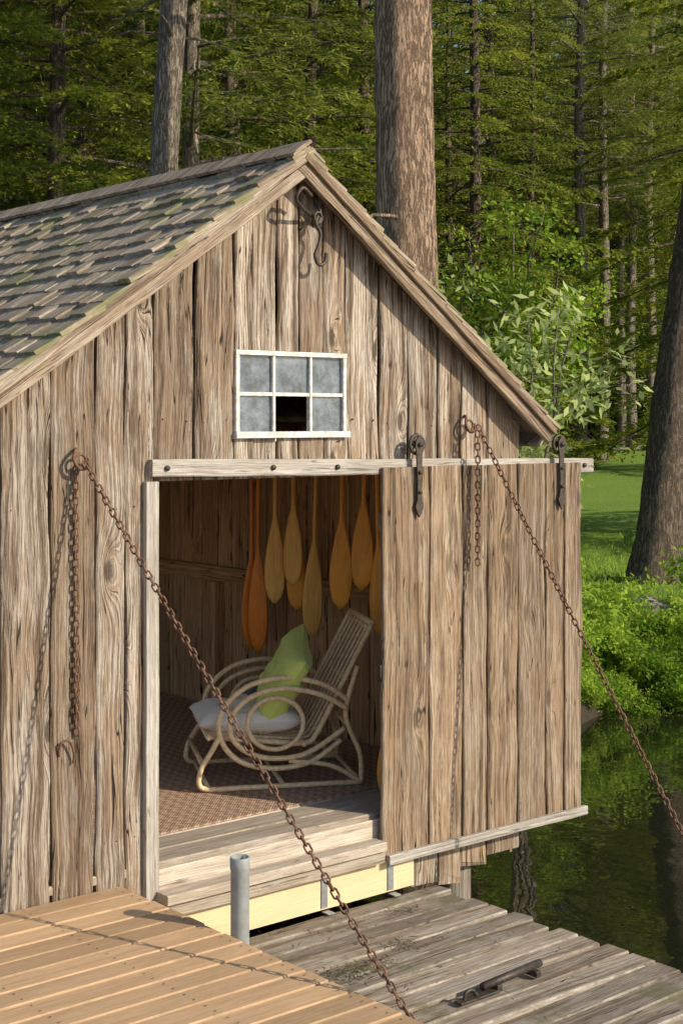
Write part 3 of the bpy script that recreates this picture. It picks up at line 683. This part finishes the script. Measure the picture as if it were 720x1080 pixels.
def conifer(name,H,z0,Lmax,nb,tr,mats,seed,leafL=.085,leafW=.026,lean=0.0,power=.75,droop=.28,dens=1.0,stubs=0,taper=.8,jit=.014,nseg=26,rough=0.0):
    r=np.random.RandomState(seed); q=QM()
    zz=np.linspace(0,H,nseg); rad=tr*(1-taper*(zz/H))+tr*.45*np.exp(-zz/.35)
    cx=lean*zz+.06*np.sin(zz*.5+seed); cy=.05*np.cos(zz*.43+seed)
    v,f=tubeA(np.stack([cx,cy,zz],1),rad,16 if not rough else 28,rough,seed); q.add(v,f,.5,0,True)
    def tp(z): return np.array([np.interp(z,zz,cx),np.interp(z,zz,cy),z])
    for i in range(stubs):
        z=r.uniform(2.5,max(3,z0)); az=r.uniform(0,6.28); L=r.uniform(.4,2.2)
        d=np.array([math.cos(az),math.sin(az),r.uniform(-.15,.2)]); k=np.linspace(0,1,5)[:,None]
        p=tp(z)+d*L*k+np.array([0,0,-.15])*L*k*k+r.normal(0,.02,(5,3))*k
        v,f=tubeA(p,np.interp(k[:,0],[0,1],[.03,.006]),5); q.add(v,f,.5,0,True)
    for i in range(nb):
        t_=(i+r.uniform(0,1))/nb; z=z0+(H-z0)*t_; az=i*2.39996+r.uniform(-.4,.4)
        L=(Lmax*(1-t_)**power+.25)*r.uniform(.6,1.12)
        d=np.array([math.cos(az),math.sin(az),0]); sd=np.array([-d[1],d[0],0])
        rise=r.uniform(.0,.22); dr=droop*r.uniform(.6,1.3)
        def bp(s):
            s=np.asarray(s)[...,None]; return tp(z)+d*L*s+np.array([0,0,1])*(rise*L*s-dr*L*s*s)
        s=np.linspace(0,1,6); v,f=tubeA(bp(s),np.interp(s,[0,1],[.012+.012*L,.004]),5); q.add(v,f,.5,0,True)
        nt=max(5,int(L/.10*dens)); st=r.uniform(.12,1,nt)
        rb_=r.uniform(0,1)
        for side in (-1,1):
            tl=(.34*L*(1-st)**.7+.14)*r.uniform(.6,1.2,nt)
            b0=bp(st); dirs=d[None,:]*.75+side*sd[None,:]*r.uniform(.5,1.0,nt)[:,None]+np.array([0,0,1])*r.uniform(-.30,.05,nt)[:,None]
            dirs/=np.linalg.norm(dirs,axis=1)[:,None]
            nl=max(3,int(L*.34/.045*dens*.8)); a=(np.arange(nl)+.5)/nl
            P=b0[:,None,:]+dirs[:,None,:]*(tl[:,None]*a[None,:])[...,None]
            P[...,2]-=.25*tl[:,None]*a[None,:]**2
            P=P.reshape(-1,3)+r.normal(0,jit,(nt*nl,3))
            DD=np.repeat(dirs,nl,0)+r.normal(0,.55,(nt*nl,3))*np.array([1,1,.5]); N=np.array([0,0,1.])+r.normal(0,.45,(nt*nl,3))
            rr=np.clip(.25*rb_+.45*np.tile(a,nt)+r.uniform(0,.3,nt*nl),0,1)
            q.leaves(P,DD,N,leafL*r.uniform(.7,1.3,len(P)),leafW*r.uniform(.7,1.3,len(P)),rr)
    return q.mesh(name,mats)
def broadleaf(name,H,Rr,n_clump,per,mats,seed,leafL=.09,leafW=.055,z0=.3,stem=.05,nst=5,flat=1.0):
    r=np.random.RandomState(seed); q=QM(); tips=[]
    for i in range(nst):
        az=i*6.283/nst+r.uniform(-.4,.4); top=np.array([math.cos(az)*Rr*r.uniform(.3,.8),math.sin(az)*Rr*r.uniform(.3,.8),H*r.uniform(.65,.95)])
        k=np.linspace(0,1,8)[:,None]; p=top*np.concatenate([k**1.5,k**1.5,k],1)+r.normal(0,.05*Rr,(8,3))*k
        v,f=tubeA(p,np.interp(k[:,0],[0,1],[stem,stem*.25]),6); q.add(v,f,.5,0,True)
        for b in range(max(2,n_clump//nst)):
            s=r.uniform(z0,1); base=np.array([np.interp(s,k[:,0],p[:,c]) for c in range(3)])
            a2=r.uniform(0,6.28); ln=Rr*r.uniform(.15,.6); tip=base+np.array([math.cos(a2)*ln,math.sin(a2)*ln,ln*r.uniform(-.1,.7)])
            kk=np.linspace(0,1,4)[:,None]; v,f=tubeA(base+(tip-base)*kk,[stem*.22,stem*.17,stem*.12,stem*.06],4); q.add(v,f,.5,0,True)
            tips.append((tip,ln))
            if r.rand()<.6: tips.append(((tip+base)/2,ln*.7))
    for tip,ln in tips:
        n=per; P=tip+r.normal(0,1,(n,3))*np.array([.16,.16,.11*flat])*(Rr*.55+.12)
        D=(P-tip)+r.normal(0,.15,(n,3))+np.array([0,0,-.03]); N=np.array([0,0,1.])+r.normal(0,.55,(n,3))
        q.leaves(P,D,N,leafL*r.uniform(.6,1.3,n),leafW*r.uniform(.7,1.2,n),np.clip(r.uniform(0,.5)+r.uniform(0,.5,n),0,1))
    return q.mesh(name,mats)

HM=[conifer('hemlock_mesh_%d'%i,H,z0,Lm,nb,tr,[BARK3,HEM],20+i,lean=l,dens=.85,leafL=.11,leafW=.042) for i,(H,z0,Lm,nb,tr,l) in enumerate([(17,.6,3.3,150,.18,0),(21,1.5,3.8,170,.22,.01),(14,.4,2.8,130,.14,-.01)])]
FM=[conifer('far_conifer_mesh_%d'%i,H,z0,Lm,nb,tr,[b_,m_],30+i,lean=l,dens=.36,leafL=.30,leafW=.13,jit=.06) for i,(H,z0,Lm,nb,tr,l,b_,m_) in enumerate([(19,.5,3.6,130,.20,0,BARK3,HEM),(24,5.0,4.2,130,.24,.01,BARK2,PIN),(16,.4,3.2,110,.17,-.01,BARK3,HEM),(25,9.0,4.0,100,.26,.0,BARK2,HEM)])]
PM=[conifer('pine_mesh_%d'%i,H,z0,Lm,nb,tr,[BARK2,PIN],40+i,leafL=.14,leafW=.03,lean=l,power=.5,droop=.1,dens=.8,stubs=14,taper=.65) for i,(H,z0,Lm,nb,tr,l) in enumerate([(24,9,3.6,110,.22,.0),(22,6,3.2,110,.17,.012)])]
BL=[broadleaf('maple_mesh_%d'%i,9,3.2,90,50,[BARK2,LEAF],60+i,leafL=.16,leafW=.13,stem=.09,nst=7) for i in range(2)]
def place(name,me,a,b,s=1,rot=None,parent=None,dz=-.05):
    o=bpy.data.objects.new(name,me); COL.objects.link(o); x_,y_=site(a,b)
    o.location=(x_,y_,float(gz(x_,y_))+dz); o.rotation_euler=(0,0,R.uniform(0,6.28) if rot is None else rot); o.scale=(s,s,s)
    if parent: o.parent=parent
    return o
def lat(px,a): return (px-360)/1553*a
bp_=conifer('big_pine_mesh',26,9.6,4.2,90,.37,[BARK1,PIN],77,leafL=.14,leafW=.03,power=.4,droop=.12,stubs=8,taper=.35,lean=-.004,dens=.8,nseg=160,rough=.022)
place('pine_tree',bp_,17.2,lat(430,17.2),1,rot=0)
gp=conifer('grey_pine_mesh',22,9.0,3.4,70,.20,[BARK2,PIN],78,leafL=.14,leafW=.03,power=.5,droop=.15,stubs=14,taper=.4,lean=.035,dens=.8,nseg=120,rough=.02)
place('pine_tree',gp,19,lat(160,19),1,rot=-YAW)
place('pine_tree',PM[1],23,lat(203,23),1.0); place('pine_tree',PM[1],27,lat(124,27),.9)
rp=conifer('leaning_pine_mesh',20,10.5,3.2,50,.34,[BARK3,PIN],79,leafL=.14,leafW=.03,power=.5,droop=.15,stubs=6,taper=.55,lean=.115,dens=.8,nseg=120,rough=.025)
place('pine_tree',rp,21.8,lat(692,21.8),1,rot=-YAW)
for (px,a,k,s) in [(60,22,0,1),(-60,22,1,1),(250,30,1,1),(330,26,0,.95),(20,33,1,1.1),(500,36,1,.95),(300,38,0,1.2),(150,34,0,1.1),(560,46,0,1.0),(470,38,2,1.1),(390,40,1,1.1),(820,28,1,1.1),(770,46,1,1.1),(90,26,2,1.1),(520,50,1,1.2)]:
    place('hemlock_tree',HM[k],a,lat(px,a),s)
for (px,a) in [(612,48),(636,52),(666,60),(685,57),(655,64),(705,62)]:
    place('pine_tree',PM[(px//3)%2],a,lat(px,a),1.0)
for (px,a,s) in [(545,34,.85),(580,54,.9),(130,29,.7),(15,25,.65),(455,30,.7),(660,66,.9),(720,66,1.0),(610,66,1.0)]:
    place('maple_tree',BL[R.randrange(2)],a,lat(px,a),s)
forest=empty('distant_forest')
for i in range(190):
    if i<55: a=66+R.uniform(0,12); b=-.36*a+.72*a*(i+R.random())/55
    elif i<150: a=R.uniform(76,140); b=R.uniform(-.36,.36)*a
    else: a=R.uniform(40,62); b=R.uniform(-.36,.0)*a
    place('forest_tree',R.choice(FM),a,b,R.uniform(.9,1.4) if a>80 else R.uniform(.85,1.15),parent=forest)
rh=broadleaf('rhododendron_mesh',3.7,1.1,44,22,[BARK2,RHO],90,leafL=.13,leafW=.05,stem=.03,nst=7,z0=.5)
place('rhododendron_shrub',rh,13.8,lat(550,13.8),1.03)
bs=[broadleaf('bank_shrub_mesh_%d'%i,1.0,.8,50,34,[BARK2,LEAF],95+i,leafL=.085,leafW=.055,stem=.012,nst=7,z0=.1) for i in range(3)]
for (px,a,s) in [(640,16.2,.6),(690,16.4,.5),(720,16.6,.6),(660,17.2,.5),(600,16.4,.9),(760,17.2,1.0),(560,17.5,1.0),(617,16.6,.8),(800,18.5,1.2),(632,15.6,.55),(665,15.5,.5),(700,15.4,.5),(745,15.6,.6),(590,15.6,.8),(617,15.4,.6),(648,15.1,.4),(682,15.0,.42),(722,15.1,.45),(605,15.1,.5),(635,14.95,.35),(618,14.7,.35)]:
    place('leafy_shrub',bs[R.randrange(3)],a,lat(px,a),s)
rkm=simple('granite_rock',(.30,.27,.23),(.15,.14,.12),5,.9,0,.8)
def rock(a,b,s):
    bm=bmesh.new(); bmesh.ops.create_icosphere(bm,subdivisions=3,radius=1); sd=R.random()*50
    for v in bm.verts:
        k=1+.45*noise.noise(v.co*1.3+V((sd,0,0)))+.12*noise.noise(v.co*4+V((sd,0,0))); v.co=V((v.co.x*k*1.3,v.co.y*k,v.co.z*k*.6))
    me=bpy.data.meshes.new('rock'); bm.to_mesh(me); bm.free(); me.materials.append(rkm)
    o=bpy.data.objects.new('shore_rock',me); COL.objects.link(o); x_,y_=site(a,b); o.location=(x_,y_,float(gz(x_,y_))); o.scale=(s,s,s); o.rotation_euler=(0,0,R.uniform(0,6))
for (px,a,s) in [(675,18.6,.38)]: rock(a,lat(px,a),s)
q=QM(); n=22000; r=np.random.RandomState(3); a=14.8+r.rand(n)**1.7*14; b=(r.rand(n)*.40-.02)*a
x_=a*sa+b*ca; y_=-6.1+a*ca-b*sa; P=np.stack([x_,y_,gz(x_,y_)],1); ok=P[:,2]>.03; P=P[ok]; n=len(P)
D=np.array([0,0,1.])+r.normal(0,.5,(n,3)); q.leaves(P,D,r.normal(0,1,(n,3)),r.uniform(.05,.17,n),.016,r.rand(n),0)
o=bpy.data.objects.new('bank_grass',q.mesh('bank_grass',[LEAF])); COL.objects.link(o)
q=QM(); pts=[]
for (cx,cy,sp_,n) in [(4.48,-.85,.12,260),(4.95,-.72,.08,60),(5.3,-.35,.07,50),(4.9,-1.2,.5,60),(4.9,-.3,.3,60)]:
    pts.append(np.stack([r.normal(cx,sp_,n),r.normal(cy,sp_*.55,n),np.full(n,.359)+r.rand(n)*.012],1))
P=np.concatenate(pts); n=len(P); D=r.normal(0,1,(n,3))*np.array([1,1,.12]); q.leaves(P,D,np.array([0,0,1.])+r.normal(0,.4,(n,3)),r.uniform(.015,.06,n),.006,r.rand(n),0)
o=bpy.data.objects.new('leaf_litter',q.mesh('leaf_litter',[simple('dry_litter',(.10,.09,.04),(.05,.035,.02),20,.9)])); COL.objects.link(o)

# ------------------------------------------------------------------ light & camera
Sd=V((.476,-1,.64)).normalized(); el=math.asin(Sd.z); az=math.atan2(Sd.x,Sd.y)
sun=bpy.data.lights.new('sun','SUN'); sun.energy=5.0; sun.angle=math.radians(.5); sun.color=(1,.87,.67)
so=bpy.data.objects.new('sun',sun); COL.objects.link(so); so.rotation_euler=Sd.to_track_quat('Z','Y').to_euler(); so.location=(10,-20,20)
wd=bpy.data.worlds.new('World'); scene.world=wd; wd.use_nodes=True; nt=wd.node_tree
sk=nt.nodes.new('ShaderNodeTexSky'); sk.sky_type='NISHITA'; sk.sun_disc=False; sk.sun_elevation=el; sk.sun_rotation=az
bgn=nt.nodes['Background']; bgn.inputs[1].default_value=.15; nt.links.new(sk.outputs[0],bgn.inputs[0])
cam=bpy.data.cameras.new('camera'); co=bpy.data.objects.new('camera',cam); COL.objects.link(co)
co.location=CAM; co.rotation_euler=(math.radians(90),0,-YAW)
cam.sensor_fit='VERTICAL'; cam.sensor_height=36; cam.lens=1553/1080*36; cam.shift_y=-95/1080; cam.clip_end=2000
scene.camera=co
scene.view_settings.view_transform='Standard'; scene.view_settings.look='None'; scene.view_settings.exposure=0
